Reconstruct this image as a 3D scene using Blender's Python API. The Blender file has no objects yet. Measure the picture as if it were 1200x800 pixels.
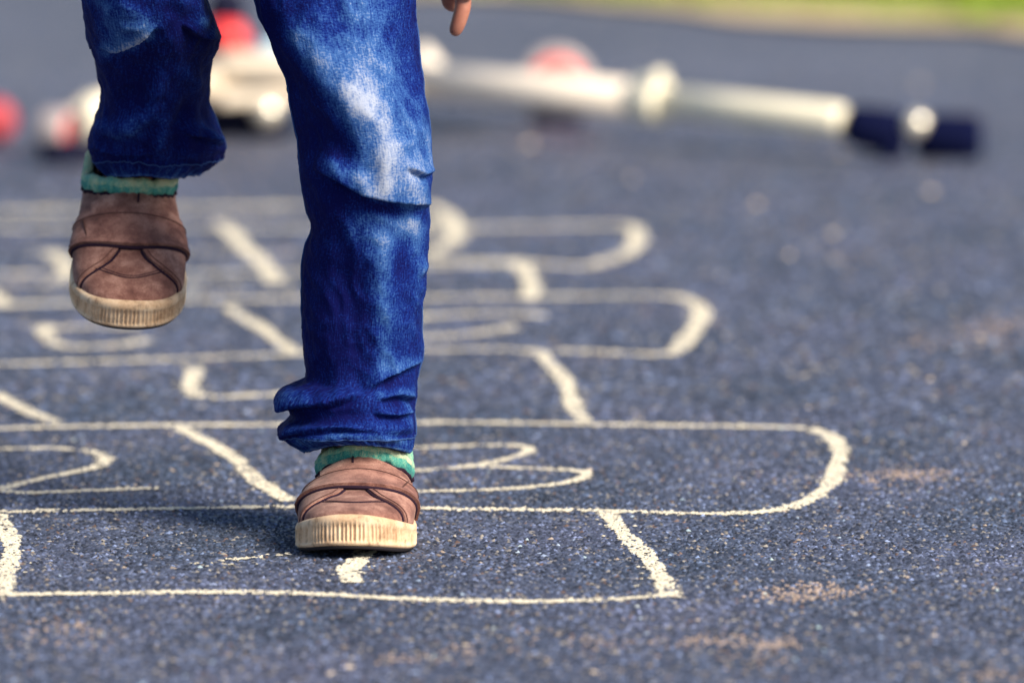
import bpy, bmesh, math, random
import numpy as np
from mathutils import Vector, Matrix, noise as mnoise
from mathutils.bvhtree import BVHTree

random.seed(7)
rng = np.random.default_rng(11)
R = math.radians
scene = bpy.context.scene
col = scene.collection

# ------------------------------------------------------------------ camera, sky, sun, exposure
FPX = 8000.0                      # focal length in pixels of the 1200 px wide photograph
CAM_H = 0.643
PITCH = math.atan(956.0 / FPX)
cam_d = bpy.data.cameras.new('camera')
cam = bpy.data.objects.new('camera', cam_d)
col.objects.link(cam)
cam.location = (0, 0, CAM_H)
cam.rotation_euler = (math.pi / 2 - PITCH, 0, 0)
cam_d.sensor_width = 36.0
cam_d.lens = 36.0 * FPX / 1200.0
cam_d.clip_start = 0.1
cam_d.clip_end = 2000
cam_d.dof.use_dof = True
cam_d.dof.focus_distance = 4.34
cam_d.dof.aperture_fstop = 5.3
scene.camera = cam

world = bpy.data.worlds.new('World')
scene.world = world
world.use_nodes = True
wn = world.node_tree
wn.nodes.clear()
w_out = wn.nodes.new('ShaderNodeOutputWorld')
w_bg = wn.nodes.new('ShaderNodeBackground')
w_sky = wn.nodes.new('ShaderNodeTexSky')
w_sky.sky_type = 'NISHITA'
w_sky.sun_disc = False
SUN_DIR = Vector((0.62, -0.50, 0.62)).normalized()       # towards the sun
w_sky.sun_elevation = math.asin(SUN_DIR.z)
w_sky.sun_rotation = math.atan2(SUN_DIR.x, SUN_DIR.y)
w_sky.air_density = 1.0
w_sky.dust_density = 0.8
w_bg.inputs['Strength'].default_value = 0.065
wn.links.new(w_sky.outputs[0], w_bg.inputs[0])
wn.links.new(w_bg.outputs[0], w_out.inputs[0])

sun_d = bpy.data.lights.new('sun', 'SUN')
sun_d.energy = 3.6
sun_d.angle = R(28)
sun_d.color = (1.0, 0.88, 0.70)
sun = bpy.data.objects.new('sun', sun_d)
col.objects.link(sun)
sun.location = (3, 0, 6)
sun.rotation_euler = (-SUN_DIR).to_track_quat('-Z', 'Y').to_euler()

scene.view_settings.view_transform = 'Standard'
scene.view_settings.look = 'None'
scene.view_settings.exposure = 1.06
scene.view_settings.gamma = 1.0
scene.view_settings.use_curve_mapping = False
scene.cycles.use_denoising = True
scene.cycles.use_adaptive_sampling = False

# ------------------------------------------------------------------ pixel <-> place
CP, SP = math.cos(PITCH), math.sin(PITCH)


def ray(px, py):
    u, v = (px - 600) / FPX, (400 - py) / FPX
    return Vector((u, CP + v * SP, -SP + v * CP))


def G(px, py, z=0.0):
    """the point of the ground that a pixel shows"""
    d = ray(px, py)
    t = (z - CAM_H) / d.z
    return Vector((0, 0, CAM_H)) + d * t


def at(px, py, Y):
    """the point at distance Y from the camera's wall"""
    d = ray(px, py)
    return Vector((0, 0, CAM_H)) + d * (Y / d.y)


def project(P):
    """N x 3 array of places -> pixel x, pixel y"""
    x, y, z = P[:, 0], P[:, 1], P[:, 2] - CAM_H
    dep = y * CP - z * SP
    up = y * SP + z * CP
    return 600 + FPX * x / dep, 400 - FPX * up / dep


# ------------------------------------------------------------------ helpers
def tag(o, label=None, cat=None, group=None, kind=None):
    if label: o['label'] = label
    if cat: o['category'] = cat
    if group: o['group'] = group
    if kind: o['kind'] = kind
    return o


def empty(name, loc=(0, 0, 0)):
    o = bpy.data.objects.new(name, None)
    o.empty_display_size = 0.05
    col.objects.link(o)
    o.location = loc
    return o


def mesh_obj(name, verts, faces, mat, parent=None, smooth=True):
    me = bpy.data.meshes.new(name)
    me.from_pydata([tuple(map(float, v)) for v in verts], [], [tuple(map(int, f)) for f in faces])
    me.validate()
    me.update()
    if smooth:
        me.polygons.foreach_set('use_smooth', [True] * len(me.polygons))
    me.materials.append(mat)
    o = bpy.data.objects.new(name, me)
    col.objects.link(o)
    if parent is not None:
        o.parent = parent
    return o


def tri_obj(name, V, F, mat, parent=None, cols=None, attr='tone'):
    """fast mesh of triangles from arrays"""
    me = bpy.data.meshes.new(name)
    me.vertices.add(len(V))
    me.vertices.foreach_set('co', V.astype(np.float32).ravel())
    n = len(F)
    me.loops.add(n * 3)
    me.loops.foreach_set('vertex_index', F.astype(np.int32).ravel())
    me.polygons.add(n)
    me.polygons.foreach_set('loop_start', np.arange(0, n * 3, 3, dtype=np.int32))
    me.update(calc_edges=True)
    if cols is not None:
        a = me.attributes.new(attr, 'FLOAT_COLOR', 'POINT')
        a.data.foreach_set('color', cols.astype(np.float32).ravel())
    me.materials.append(mat)
    o = bpy.data.objects.new(name, me)
    col.objects.link(o)
    if parent is not None:
        o.parent = parent
    return o


def grid_faces(nr, nc, wrap=True, off=0):
    f = []
    m = nc if wrap else nc - 1
    for i in range(nr - 1):
        for j in range(m):
            a, b = i * nc + j, i * nc + (j + 1) % nc
            f.append((off + a, off + b, off + b + nc, off + a + nc))
    return f


def tube(path, rad, n=12, cap=True, squash=None):
    """verts, faces of a round tube along a path; rad a number or list"""
    path = [Vector(p) for p in path]
    N = len(path)
    rad = [rad] * N if not hasattr(rad, '__len__') else list(rad)
    V, F = [], []
    prev = None
    for i, p in enumerate(path):
        t = (path[min(i + 1, N - 1)] - path[max(i - 1, 0)]).normalized()
        if prev is None:
            a = Vector((0, 0, 1)) if abs(t.z) < 0.9 else Vector((1, 0, 0))
            x = t.cross(a).normalized()
        else:
            x = (prev - t * prev.dot(t)).normalized()
        prev = x
        y = t.cross(x)
        for k in range(n):
            an = 2 * math.pi * k / n
            V.append(p + (x * math.cos(an) + y * math.sin(an)) * rad[i])
    F = grid_faces(N, n)
    F = [tuple(reversed(f)) for f in F]
    if cap:
        F.append(tuple(range(n)))
        F.append(tuple(range((N - 1) * n + n - 1, (N - 1) * n - 1, -1)))
    return V, F


def merge(parts):
    V, F = [], []
    for v, f in parts:
        o = len(V)
        V += list(v)
        F += [tuple(i + o for i in q) for q in f]
    return V, F


def lathe(profile, n=32, axis='y', centre=(0, 0, 0)):
    """profile of (radius, along)"""
    V = []
    for r, h in profile:
        for k in range(n):
            a = 2 * math.pi * k / n
            c, s = r * math.cos(a), r * math.sin(a)
            v = {'y': (c, h, s), 'x': (h, c, s), 'z': (c, s, h)}[axis]
            V.append(Vector(v) + Vector(centre))
    F = grid_faces(len(profile), n)
    if profile[0][0] > 1e-5: F.append(tuple(reversed(range(n))))
    if profile[-1][0] > 1e-5: F.append(tuple(range((len(profile) - 1) * n, len(profile) * n)))
    return V, F


def box(c, s, bev=0.0):
    bm = bmesh.new()
    bmesh.ops.create_cube(bm, size=1.0)
    for v in bm.verts:
        v.co = Vector((v.co.x * s[0], v.co.y * s[1], v.co.z * s[2]))
    if bev:
        bmesh.ops.bevel(bm, geom=bm.edges[:], offset=bev, segments=3, profile=0.6, affect='EDGES')
    V = [v.co + Vector(c) for v in bm.verts]
    bm.verts.index_update()
    F = [tuple(v.index for v in f.verts) for f in bm.faces]
    bm.free()
    return V, F


def fix_normals(o):
    bm = bmesh.new()
    bm.from_mesh(o.data)
    bmesh.ops.recalc_face_normals(bm, faces=bm.faces[:])
    bm.to_mesh(o.data)
    bm.free()
    return o


# ------------------------------------------------------------------ materials
class Mat:
    def __init__(self, name, rough=0.6, color=(0.5, 0.5, 0.5), metallic=0.0, spec=0.5, sheen=0.0):
        self.m = bpy.data.materials.new(name)
        self.m.use_nodes = True
        self.t = self.m.node_tree
        self.b = self.t.nodes['Principled BSDF']
        self.b.inputs['Roughness'].default_value = rough
        self.b.inputs['Base Color'].default_value = (*color, 1)
        self.b.inputs['Metallic'].default_value = metallic
        self.b.inputs['Specular IOR Level'].default_value = spec
        if sheen:
            self.b.inputs['Sheen Weight'].default_value = sheen
            self.b.inputs['Sheen Roughness'].default_value = 0.6

    def n(self, kind, **kw):
        x = self.t.nodes.new(kind)
        for k, v in kw.items():
            if k in x.inputs.keys() if hasattr(x.inputs, 'keys') else False:
                x.inputs[k].default_value = v
            else:
                setattr(x, k, v)
        return x

    def l(self, a, b):
        self.t.links.new(a, b)

    def coord(self, out='Object', scale=(1, 1, 1)):
        tc = self.n('ShaderNodeTexCoord')
        mp = self.n('ShaderNodeMapping')
        mp.inputs['Scale'].default_value = scale
        self.l(tc.outputs[out], mp.inputs[0])
        return mp.outputs[0]

    def noise(self, vec, scale, detail=4, rough=0.6):
        x = self.n('ShaderNodeTexNoise')
        x.inputs['Scale'].default_value = scale
        x.inputs['Detail'].default_value = detail
        x.inputs['Roughness'].default_value = rough
        self.l(vec, x.inputs['Vector'])
        return x.outputs['Fac']

    def ramp(self, fac, stops):
        x = self.n('ShaderNodeValToRGB')
        e = x.color_ramp.elements
        while len(e) < len(stops):
            e.new(0.5)
        for i, (p, c) in enumerate(stops):
            e[i].position = p
            e[i].color = (*c, 1) if len(c) == 3 else c
        self.l(fac, x.inputs[0])
        return x.outputs[0]

    def mix(self, fac, a, b, mode='MIX'):
        x = self.n('ShaderNodeMix', data_type='RGBA', blend_type=mode)
        for sock, val in ((x.inputs[0], fac), (x.inputs[6], a), (x.inputs[7], b)):
            if hasattr(val, 'is_linked'):
                self.l(val, sock)
            elif isinstance(val, (int, float)):
                sock.default_value = val
            else:
                sock.default_value = (*val, 1)
        return x.outputs[2]

    def bump(self, height, strength=0.4, dist=0.001):
        x = self.n('ShaderNodeBump')
        x.inputs['Strength'].default_value = strength
        x.inputs['Distance'].default_value = dist
        self.l(height, x.inputs['Height'])
        self.l(x.outputs[0], self.b.inputs['Normal'])
        return x

    def base(self, out):
        self.l(out, self.b.inputs['Base Color'])


def grey(a):
    return (a, a, a)


# asphalt sheet
M_ASPH = Mat('asphalt', rough=0.5, spec=0.7)
v = M_ASPH.coord('Object')
vo = M_ASPH.n('ShaderNodeTexVoronoi')
vo.inputs['Scale'].default_value = 210
M_ASPH.l(v, vo.inputs['Vector'])
sepc = M_ASPH.n('ShaderNodeSeparateColor')
M_ASPH.l(vo.outputs['Color'], sepc.inputs[0])
gr = M_ASPH.ramp(sepc.outputs[0], [(0.0, (0.026, 0.032, 0.060)), (0.5, (0.064, 0.070, 0.118)), (0.85, (0.11, 0.118, 0.165)), (0.97, (0.26, 0.24, 0.23))])
big = M_ASPH.ramp(M_ASPH.noise(v, 1.7, 5), [(0.35, grey(0.82)), (0.65, grey(1.18))])
c1 = M_ASPH.mix(1.0, gr, big, 'MULTIPLY')
dust = M_ASPH.ramp(M_ASPH.noise(M_ASPH.coord('Object', (1, 0.6, 1)), 5.5, 7, 0.72), [(0.60, grey(0)), (0.74, grey(0.5))])
c2 = M_ASPH.mix(dust, c1, (0.20, 0.165, 0.15))
M_ASPH.base(c2)
M_ASPH.bump(vo.outputs['Distance'], 0.7, 0.002)

# the asphalt's grains, each with its own tone
M_GRAIN = Mat('asphalt_grain', rough=0.58, spec=0.5)
ga = M_GRAIN.n('ShaderNodeAttribute', attribute_name='tone')
M_GRAIN.base(ga.outputs['Color'])

M_CHALK = Mat('chalk', rough=0.95, spec=0.1)
ca = M_CHALK.n('ShaderNodeAttribute', attribute_name='tone')
M_CHALK.base(ca.outputs['Color'])

M_GRIT = Mat('loose_grit', rough=0.7, spec=0.4)
gt = M_GRIT.n('ShaderNodeAttribute', attribute_name='tone')
M_GRIT.base(gt.outputs['Color'])

M_SOIL = Mat('dry_soil', rough=0.95, spec=0.1)
v = M_SOIL.coord('Object')
sc_ = M_SOIL.ramp(M_SOIL.noise(v, 9, 6, 0.7), [(0.3, (0.46, 0.34, 0.22)), (0.52, (0.62, 0.49, 0.33)), (0.72, (0.50, 0.48, 0.22))])
M_SOIL.base(sc_)
M_SOIL.bump(M_SOIL.noise(v, 120, 5), 0.5, 0.01)

M_LAWN = Mat('lawn', rough=0.9, spec=0.1)
v = M_LAWN.coord('Object')
M_LAWN.base(M_LAWN.ramp(M_LAWN.noise(v, 6, 6, 0.7), [(0.3, (0.13, 0.22, 0.03)), (0.7, (0.24, 0.36, 0.05))]))

M_GRASS = Mat('grass_blades', rough=0.7, spec=0.2)
gb = M_GRASS.n('ShaderNodeAttribute', attribute_name='tone')
M_GRASS.base(gb.outputs['Color'])

# denim: deep blue, worn pale or painted shade-dark where the attribute says so, with slub streaks and twill
M_DENIM = Mat('denim', rough=0.85, spec=0.10)
uvn = M_DENIM.n('ShaderNodeUVMap', uv_map='weave')
mp1 = M_DENIM.n('ShaderNodeMapping'); mp1.inputs['Scale'].default_value = (1100, 150, 1)
mp2 = M_DENIM.n('ShaderNodeMapping'); mp2.inputs['Scale'].default_value = (620, 800, 1)
mp3 = M_DENIM.n('ShaderNodeMapping'); mp3.inputs['Scale'].default_value = (45, 45, 1)
for mm in (mp1, mp2, mp3):
    M_DENIM.l(uvn.outputs[0], mm.inputs[0])
slub = M_DENIM.noise(mp1.outputs[0], 1.0, 3, 0.6)
cross = M_DENIM.noise(mp2.outputs[0], 1.0, 2, 0.6)
blot = M_DENIM.noise(mp3.outputs[0], 1.0, 4, 0.6)
fa = M_DENIM.n('ShaderNodeAttribute', attribute_name='wear_shade')
fsep = M_DENIM.n('ShaderNodeSeparateColor')
M_DENIM.l(fa.outputs['Color'], fsep.inputs[0])


def mathn(M, op, a, b=None, c=None):
    x = M.n('ShaderNodeMath', operation=op)
    for i, val in enumerate((a, b, c)):
        if val is None: continue
        if hasattr(val, 'is_linked'):
            M.l(val, x.inputs[i])
        else:
            x.inputs[i].default_value = val
    return x.outputs[0]


thread = mathn(M_DENIM, 'MULTIPLY_ADD', mathn(M_DENIM, 'ADD', slub, cross), 0.85, -0.85)
bl = mathn(M_DENIM, 'MULTIPLY_ADD', blot, 0.5, -0.25)
wear_shade = mathn(M_DENIM, 'ADD', mathn(M_DENIM, 'ADD', fsep.outputs[0], mathn(M_DENIM, 'MULTIPLY', thread, 0.9)), bl)
dcol = M_DENIM.ramp(wear_shade, [(0.0, (0.0015, 0.003, 0.065)), (0.22, (0.003, 0.018, 0.155)), (0.55, (0.035, 0.105, 0.31)), (1.0, (0.31, 0.355, 0.48))])
M_DENIM.base(dcol)
M_DENIM.bump(mathn(M_DENIM, 'ADD', slub, cross), 0.35, 0.0007)

M_THREAD = Mat('denim_thread', rough=0.8, color=(0.03, 0.07, 0.22), spec=0.1)


def suede(name, stops, sc=240):
    M = Mat(name, rough=0.9, spec=0.12, sheen=0.10)
    v = M.coord('Object')
    a = M.noise(v, sc * 0.25, 5, 0.65)
    b = M.noise(v, sc * 6, 3, 0.6)
    s = mathn(M, 'ADD', mathn(M, 'MULTIPLY', a, 0.7), mathn(M, 'MULTIPLY', b, 0.3))
    M.base(M.ramp(s, stops))
    M.bump(b, 0.5, 0.0006)
    return M


M_SUEDE = suede('brown_suede', [(0.38, (0.115, 0.045, 0.037)), (0.5, (0.230, 0.106, 0.084)), (0.61, (0.40, 0.22, 0.175))])
M_STRAP = suede('brown_suede_strap', [(0.38, (0.100, 0.040, 0.035)), (0.5, (0.215, 0.092, 0.073)), (0.61, (0.37, 0.185, 0.145))])
M_SOLE = Mat('cream_rubber', rough=0.75, spec=0.25)
v = M_SOLE.coord('Object')
sol = M_SOLE.ramp(M_SOLE.noise(v, 55, 6, 0.7), [(0.34, (0.44, 0.28, 0.17)), (0.48, (0.66, 0.47, 0.31)), (0.66, (0.78, 0.62, 0.45))])
scuff = M_SOLE.ramp(M_SOLE.noise(M_SOLE.coord('Object', (1, 1, 0.5)), 190, 6, 0.75), [(0.52, grey(0.0)), (0.68, grey(0.75))])
M_SOLE.base(M_SOLE.mix(scuff, sol, (0.20, 0.13, 0.09)))
M_SOLE.bump(M_SOLE.noise(v, 700, 4), 0.4, 0.0005)
M_OUT = Mat('dark_outsole', rough=0.8, color=(0.015, 0.013, 0.018), spec=0.3)
M_TEAL = suede('teal_lining', [(0.40, (0.015, 0.16, 0.16)), (0.50, (0.06, 0.30, 0.25)), (0.60, (0.34, 0.46, 0.30))], 200)
M_TRIM = suede('pale_trim', [(0.40, (0.08, 0.32, 0.26)), (0.5, (0.28, 0.44, 0.30)), (0.60, (0.54, 0.54, 0.36))], 160)
M_STITCH = Mat('brown_stitching', rough=0.9, color=(0.085, 0.042, 0.038), spec=0.1)
M_DARKLINE = Mat('dark_stitching_and_gap_shade', rough=0.9, color=(0.020, 0.010, 0.022), spec=0.1)  # dark thread, also painted as shade in the gaps round the strap

M_SKIN = Mat('skin', rough=0.5, spec=0.35)
M_SKIN.b.inputs['Subsurface Weight'].default_value = 0.12
M_SKIN.b.inputs['Subsurface Radius'].default_value = (0.010, 0.004, 0.002)
v = M_SKIN.coord('Object')
M_SKIN.base(M_SKIN.ramp(M_SKIN.noise(v, 60, 5), [(0.35, (0.36, 0.14, 0.10)), (0.65, (0.46, 0.21, 0.15))]))

M_SHIRT = suede('navy_jersey', [(0.33, (0.010, 0.012, 0.05)), (0.5, (0.014, 0.018, 0.07)), (0.66, (0.02, 0.025, 0.09))])
M_HAIR = suede('light_brown_hair', [(0.33, (0.10, 0.06, 0.03)), (0.5, (0.17, 0.10, 0.05)), (0.66, (0.25, 0.16, 0.08))])


def plain(name, c, rough=0.4, metallic=0.0, spec=0.5, var=0.15, sc=60):
    M = Mat(name, rough=rough, metallic=metallic, spec=spec)
    v = M.coord('Object')
    a = tuple(x * (1 - var) for x in c)
    b = tuple(min(1, x * (1 + var)) for x in c)
    M.base(M.ramp(M.noise(v, sc, 5, 0.65), [(0.35, a), (0.65, b)]))
    return M


M_STEMW = plain('white_paint', (0.86, 0.77, 0.66), 0.35, var=0.05)
M_STEMY = plain('ivory_tube', (0.90, 0.84, 0.66), 0.3, var=0.04)
M_BLUE = plain('dark_blue_foam', (0.002, 0.004, 0.030), 0.9, spec=0.1)
M_SILVER = plain('brushed_metal', (0.78, 0.73, 0.62), 0.3, metallic=0.6, var=0.08)
M_RED = plain('red_plastic', (0.78, 0.045, 0.05), 0.4, var=0.1)
M_TYRE = plain('translucent_grey_tyre', (0.42, 0.36, 0.36), 0.35, var=0.1)
M_DECK = plain('pale_deck', (0.62, 0.54, 0.44), 0.5, var=0.1)
M_BLACK = plain('black_plastic_and_shade', (0.004, 0.005, 0.025), 0.7, spec=0.2)  # also colours the added shade tubes under the scooter wheels

# ------------------------------------------------------------------ the ground
BIG = 150.0
n = 60
xs = np.linspace(-BIG, BIG, n)
ground = mesh_obj('asphalt_ground', [(-BIG, -60, 0), (BIG, -60, 0), (BIG, 240, 0), (-BIG, 240, 0)], [(0, 1, 2, 3)], M_ASPH.m, smooth=False)
tag(ground, 'dark blue-grey rough asphalt playground surface', 'ground', kind='structure')


def cones(P, r, h, colr, k=5, base=-0.0002, jitter=0.35, flat=None):
    """many little irregular bumps: centres P (N,2), radii r, heights h, colours (N,3)"""
    N = len(P)
    ang = (np.arange(k)[None, :] + rng.uniform(-0.35, 0.35, (N, k))) * 2 * np.pi / k + rng.uniform(0, 6.28, (N, 1))
    rr = r[:, None] * (1 + rng.uniform(-jitter, jitter, (N, k)))
    ring = np.stack([P[:, 0:1] + rr * np.cos(ang), P[:, 1:2] + rr * np.sin(ang), np.full((N, k), base)], -1)
    apex = np.stack([P[:, 0] + rng.uniform(-0.4, 0.4, N) * r, P[:, 1] + rng.uniform(-0.4, 0.4, N) * r, h], -1)[:, None, :]
    V = np.concatenate([ring, apex], 1).reshape(-1, 3)
    b = np.arange(N)[:, None] * (k + 1)
    i = np.arange(k)[None, :]
    F = np.stack([b + i, b + (i + 1) % k, np.broadcast_to(b + k, (N, k))], -1).reshape(-1, 3)
    C = np.repeat(np.concatenate([colr, np.ones((N, 1))], 1), k + 1, axis=0)
    return V, F, C


def jgrid(x0, x1, y0, y1, sp):
    gx, gy = np.meshgrid(np.arange(x0, x1, sp), np.arange(y0, y1, sp))
    P = np.stack([gx.ravel(), gy.ravel()], -1)
    return P + rng.uniform(-0.5, 0.5, P.shape) * sp


def grain_cols(P):
    N = len(P)
    x, y = P[:, 0], P[:, 1] * 0.55
    base = np.array([0.048, 0.062, 0.108])
    g = np.exp(rng.normal(0, 0.62, N))
    lowf = sum(np.sin(x * a + y * b_ + ph) for a, b_, ph in ((23, 11, 1), (-17, 29, 2), (41, -23, 4), (9, 37, 0.5))) / 4
    midf = sum(np.sin(x * a + y * b_ + ph) for a, b_, ph in ((97, 61, 1), (-121, 83, 3), (67, -139, 2), (151, 47, 5))) / 4
    g = g * (1 + 0.26 * lowf + 0.22 * midf)
    c = base[None, :] * g[:, None]
    c[:, 0] *= 1 + 0.10 * lowf
    br = rng.uniform(0, 1, N)
    m = br > 0.965
    c[m] = np.array([0.26, 0.24, 0.22]) * rng.uniform(0.6, 1.4, (m.sum(), 1))
    m2 = (br > 0.95) & ~m
    c[m2] = np.array([0.15, 0.10, 0.085]) * rng.uniform(0.6, 1.3, (m2.sum(), 1))
    return np.clip(c, 0.008, 0.6)


PA = jgrid(-0.74, 0.74, 3.30, 4.95, 0.0034)
PA = PA[rng.uniform(0, 1, len(PA)) < np.clip((0.74 - np.abs(PA[:, 0])) / 0.22, 0, 1) * np.clip((PA[:, 1] - 3.3) / 0.35, 0, 1)]
V, F, C = cones(PA, rng.uniform(0.0014, 0.0026, len(PA)), rng.uniform(0.0003, 0.0016, len(PA)), grain_cols(PA))
grain = tri_obj('asphalt_grain', V, F, M_GRAIN.m, ground, C)
tag(grain, kind='stuff')
PB = jgrid(-1.05, 1.05, 4.90, 8.2, 0.0075)
PB = PB[rng.uniform(0, 1, len(PB)) < np.clip((8.2 - PB[:, 1]) / 2.4, 0, 1) * np.clip((1.05 - np.abs(PB[:, 0])) / 0.35, 0, 1)]
V, F, C = cones(PB, rng.uniform(0.0024, 0.0048, len(PB)), rng.uniform(0.0005, 0.0024, len(PB)), grain_cols(PB))
grain2 = tri_obj('asphalt_grain', V, F, M_GRAIN.m, ground, C)
tag(grain2, kind='stuff')

# sandy verge and lawn beyond the asphalt's far edge
e0, e1 = G(470, -8), G(1200, 48)
d = (e1 - e0).normalized()
back = Vector((-d.y, d.x, 0))
a0, a1 = e0 - d * 90, e1 + d * 60
g0, g1 = G(880, -3), G(1200, 17)
dg_ = (g1 - g0).normalized()
wob = []
K = 900
for i in range(K + 1):
    p = a0.lerp(a1, i / K)
    wob.append(p + back * (0.05 * math.sin(i * 1.3) + 0.03 * math.sin(i * 3.7)) + Vector((0, 0, 0.006)))
top = [p + back * 4.0 for p in (a0, a1)]
verge = mesh_obj('sandy_verge', wob + [(top[1].x, top[1].y, 0.012), (top[0].x, top[0].y, 0.012)], [tuple(range(K + 3))], M_SOIL.m, smooth=False)
tag(verge, 'dry sandy verge along the far edge of the asphalt', 'ground', kind='structure')
b0, b1 = g0 - dg_ * 90, g1 + dg_ * 60
bk2 = Vector((-dg_.y, dg_.x, 0))
wob = []
for i in range(K + 1):
    p = b0.lerp(b1, i / K)
    wob.append(p + bk2 * (0.06 * math.sin(i * 1.9) + 0.05 * math.sin(i * 4.1)) + Vector((0, 0, 0.02)))
lawn = mesh_obj('lawn', wob + [(b1 + bk2 * 120 + Vector((0, 0, 0.02))), (b0 + bk2 * 120 + Vector((0, 0, 0.02)))], [tuple(range(K + 3))], M_LAWN.m, smooth=False)
tag(lawn, 'green lawn beyond the sandy verge', 'ground', kind='structure')
# blades
NB = 26000
s = rng.uniform(0, 1, NB)
across = rng.uniform(0, 1, NB) ** 1.4 * 3.0 - 0.25
c0 = np.array(g0 - dg_ * 1.2)[None, :2]
P = c0 + s[:, None] * 4.2 * np.array(dg_)[None, :2] + across[:, None] * np.array(bk2)[None, :2]
hgt = rng.uniform(0.025, 0.07, NB) * np.where(across < 0, 0.5, 1)
an = rng.uniform(0, 6.28, NB)
w = rng.uniform(0.0018, 0.0035, NB)
dx, dy = np.cos(an) * w, np.sin(an) * w
lean = rng.normal(0, 0.02, (NB, 2))
z0 = np.full(NB, 0.012)
V = np.stack([np.stack([P[:, 0] - dx, P[:, 1] - dy, z0], -1), np.stack([P[:, 0] + dx, P[:, 1] + dy, z0], -1),
              np.stack([P[:, 0] + lean[:, 0], P[:, 1] + lean[:, 1], z0 + hgt], -1)], 1).reshape(-1, 3)
F = np.arange(NB * 3).reshape(-1, 3)
gc = np.array([0.20, 0.34, 0.04])[None] * rng.uniform(0.6, 1.4, (NB, 1)) + np.array([0.14, 0.04, 0.0])[None] * rng.uniform(0, 1, (NB, 1)) ** 2
C = np.repeat(np.concatenate([gc, np.ones((NB, 1))], 1), 3, axis=0)
grass = tri_obj('grass', V, F, M_GRASS.m, None, C)
tag(grass, 'short bright green grass growing beyond the sandy verge', 'grass', kind='stuff')

# ------------------------------------------------------------------ the chalk hopscotch
hop = empty('hopscotch_grid', G(450, 600))
tag(hop, 'cream chalk hopscotch grid with numbers drawn on the asphalt', 'chalk drawing')


def chalk(name, strokes, width=0.013, cover=1.0, tone=1.0, blur=0.0):
    """one drawn mark: chalk flecks left on the grain along its strokes (pixels of the photograph)"""
    pts, ww = [], []
    for st in strokes:
        g = np.array([G(*p)[:2] for p in st])
        # smooth the polyline (Catmull-Rom)
        if len(g) > 2:
            e = np.vstack([2 * g[0] - g[1], g, 2 * g[-1] - g[-2]])
            out = []
            for i in range(1, len(e) - 2):
                for t in np.linspace(0, 1, 12, endpoint=False):
                    p0, p1, p2, p3 = e[i - 1:i + 3]
                    out.append(0.5 * (2 * p1 + (p2 - p0) * t + (2 * p0 - 5 * p1 + 4 * p2 - p3) * t * t + (3 * p1 - p0 - 3 * p2 + p3) * t ** 3))
            out.append(g[-1])
            g = np.array(out)
        seg = np.linalg.norm(np.diff(g, axis=0), axis=1)
        cum = np.concatenate([[0], np.cumsum(seg)])
        L = cum[-1]
        N = int(L * width / (0.0019 ** 2) * cover)
        t = rng.uniform(0, L, N)
        k = np.clip(np.searchsorted(cum, t) - 1, 0, len(seg) - 1)
        f = (t - cum[k]) / np.maximum(seg[k], 1e-9)
        p = g[k] + (g[k + 1] - g[k]) * f[:, None]
        nrm = np.stack([-(g[k + 1] - g[k])[:, 1], (g[k + 1] - g[k])[:, 0]], -1) / np.maximum(seg[k], 1e-9)[:, None]
        wv = width * (1 + 0.16 * np.sin(t * 37 + rng.uniform(0, 6)) + 0.10 * np.sin(t * 113))
        o = rng.uniform(-0.5, 0.5, N) * wv + np.where(rng.uniform(0, 1, N) < 0.05 + blur, rng.normal(0, 1, N) * width * 0.50, 0)
        wander = 0.0018 * np.sin(t * 21 + rng.uniform(0, 6))
        pts.append(p + nrm * (o + wander)[:, None])
        # bare pits where the stick skipped
    P = np.vstack(pts)
    pit = np.sin(P[:, 0] * 611 + 3 * np.sin(P[:, 1] * 417)) * np.sin(P[:, 1] * 503 + 2 * np.sin(P[:, 0] * 377))
    low = np.sin(P[:, 0] * 71 + 2 * np.sin(P[:, 1] * 43)) * np.sin(P[:, 1] * 59 + 2 * np.sin(P[:, 0] * 37 + 1))
    P = P[((pit < 0.55) | (rng.uniform(0, 1, len(P)) < 0.35)) & ((low < 0.45) | (rng.uniform(0, 1, len(P)) < 0.55))]
    N = len(P)
    c = np.array([0.80, 0.74, 0.60])[None] * tone * rng.uniform(0.70, 1.08, (N, 1))
    V, F, C = cones(P, rng.uniform(0.0010, 0.0021, N), rng.uniform(0.0011, 0.0017, N), np.clip(c, 0, 0.9), base=0.0008)
    V = V - np.array(hop.location)[None]
    return tri_obj(name, V, F, M_CHALK.m, hop, C)


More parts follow.
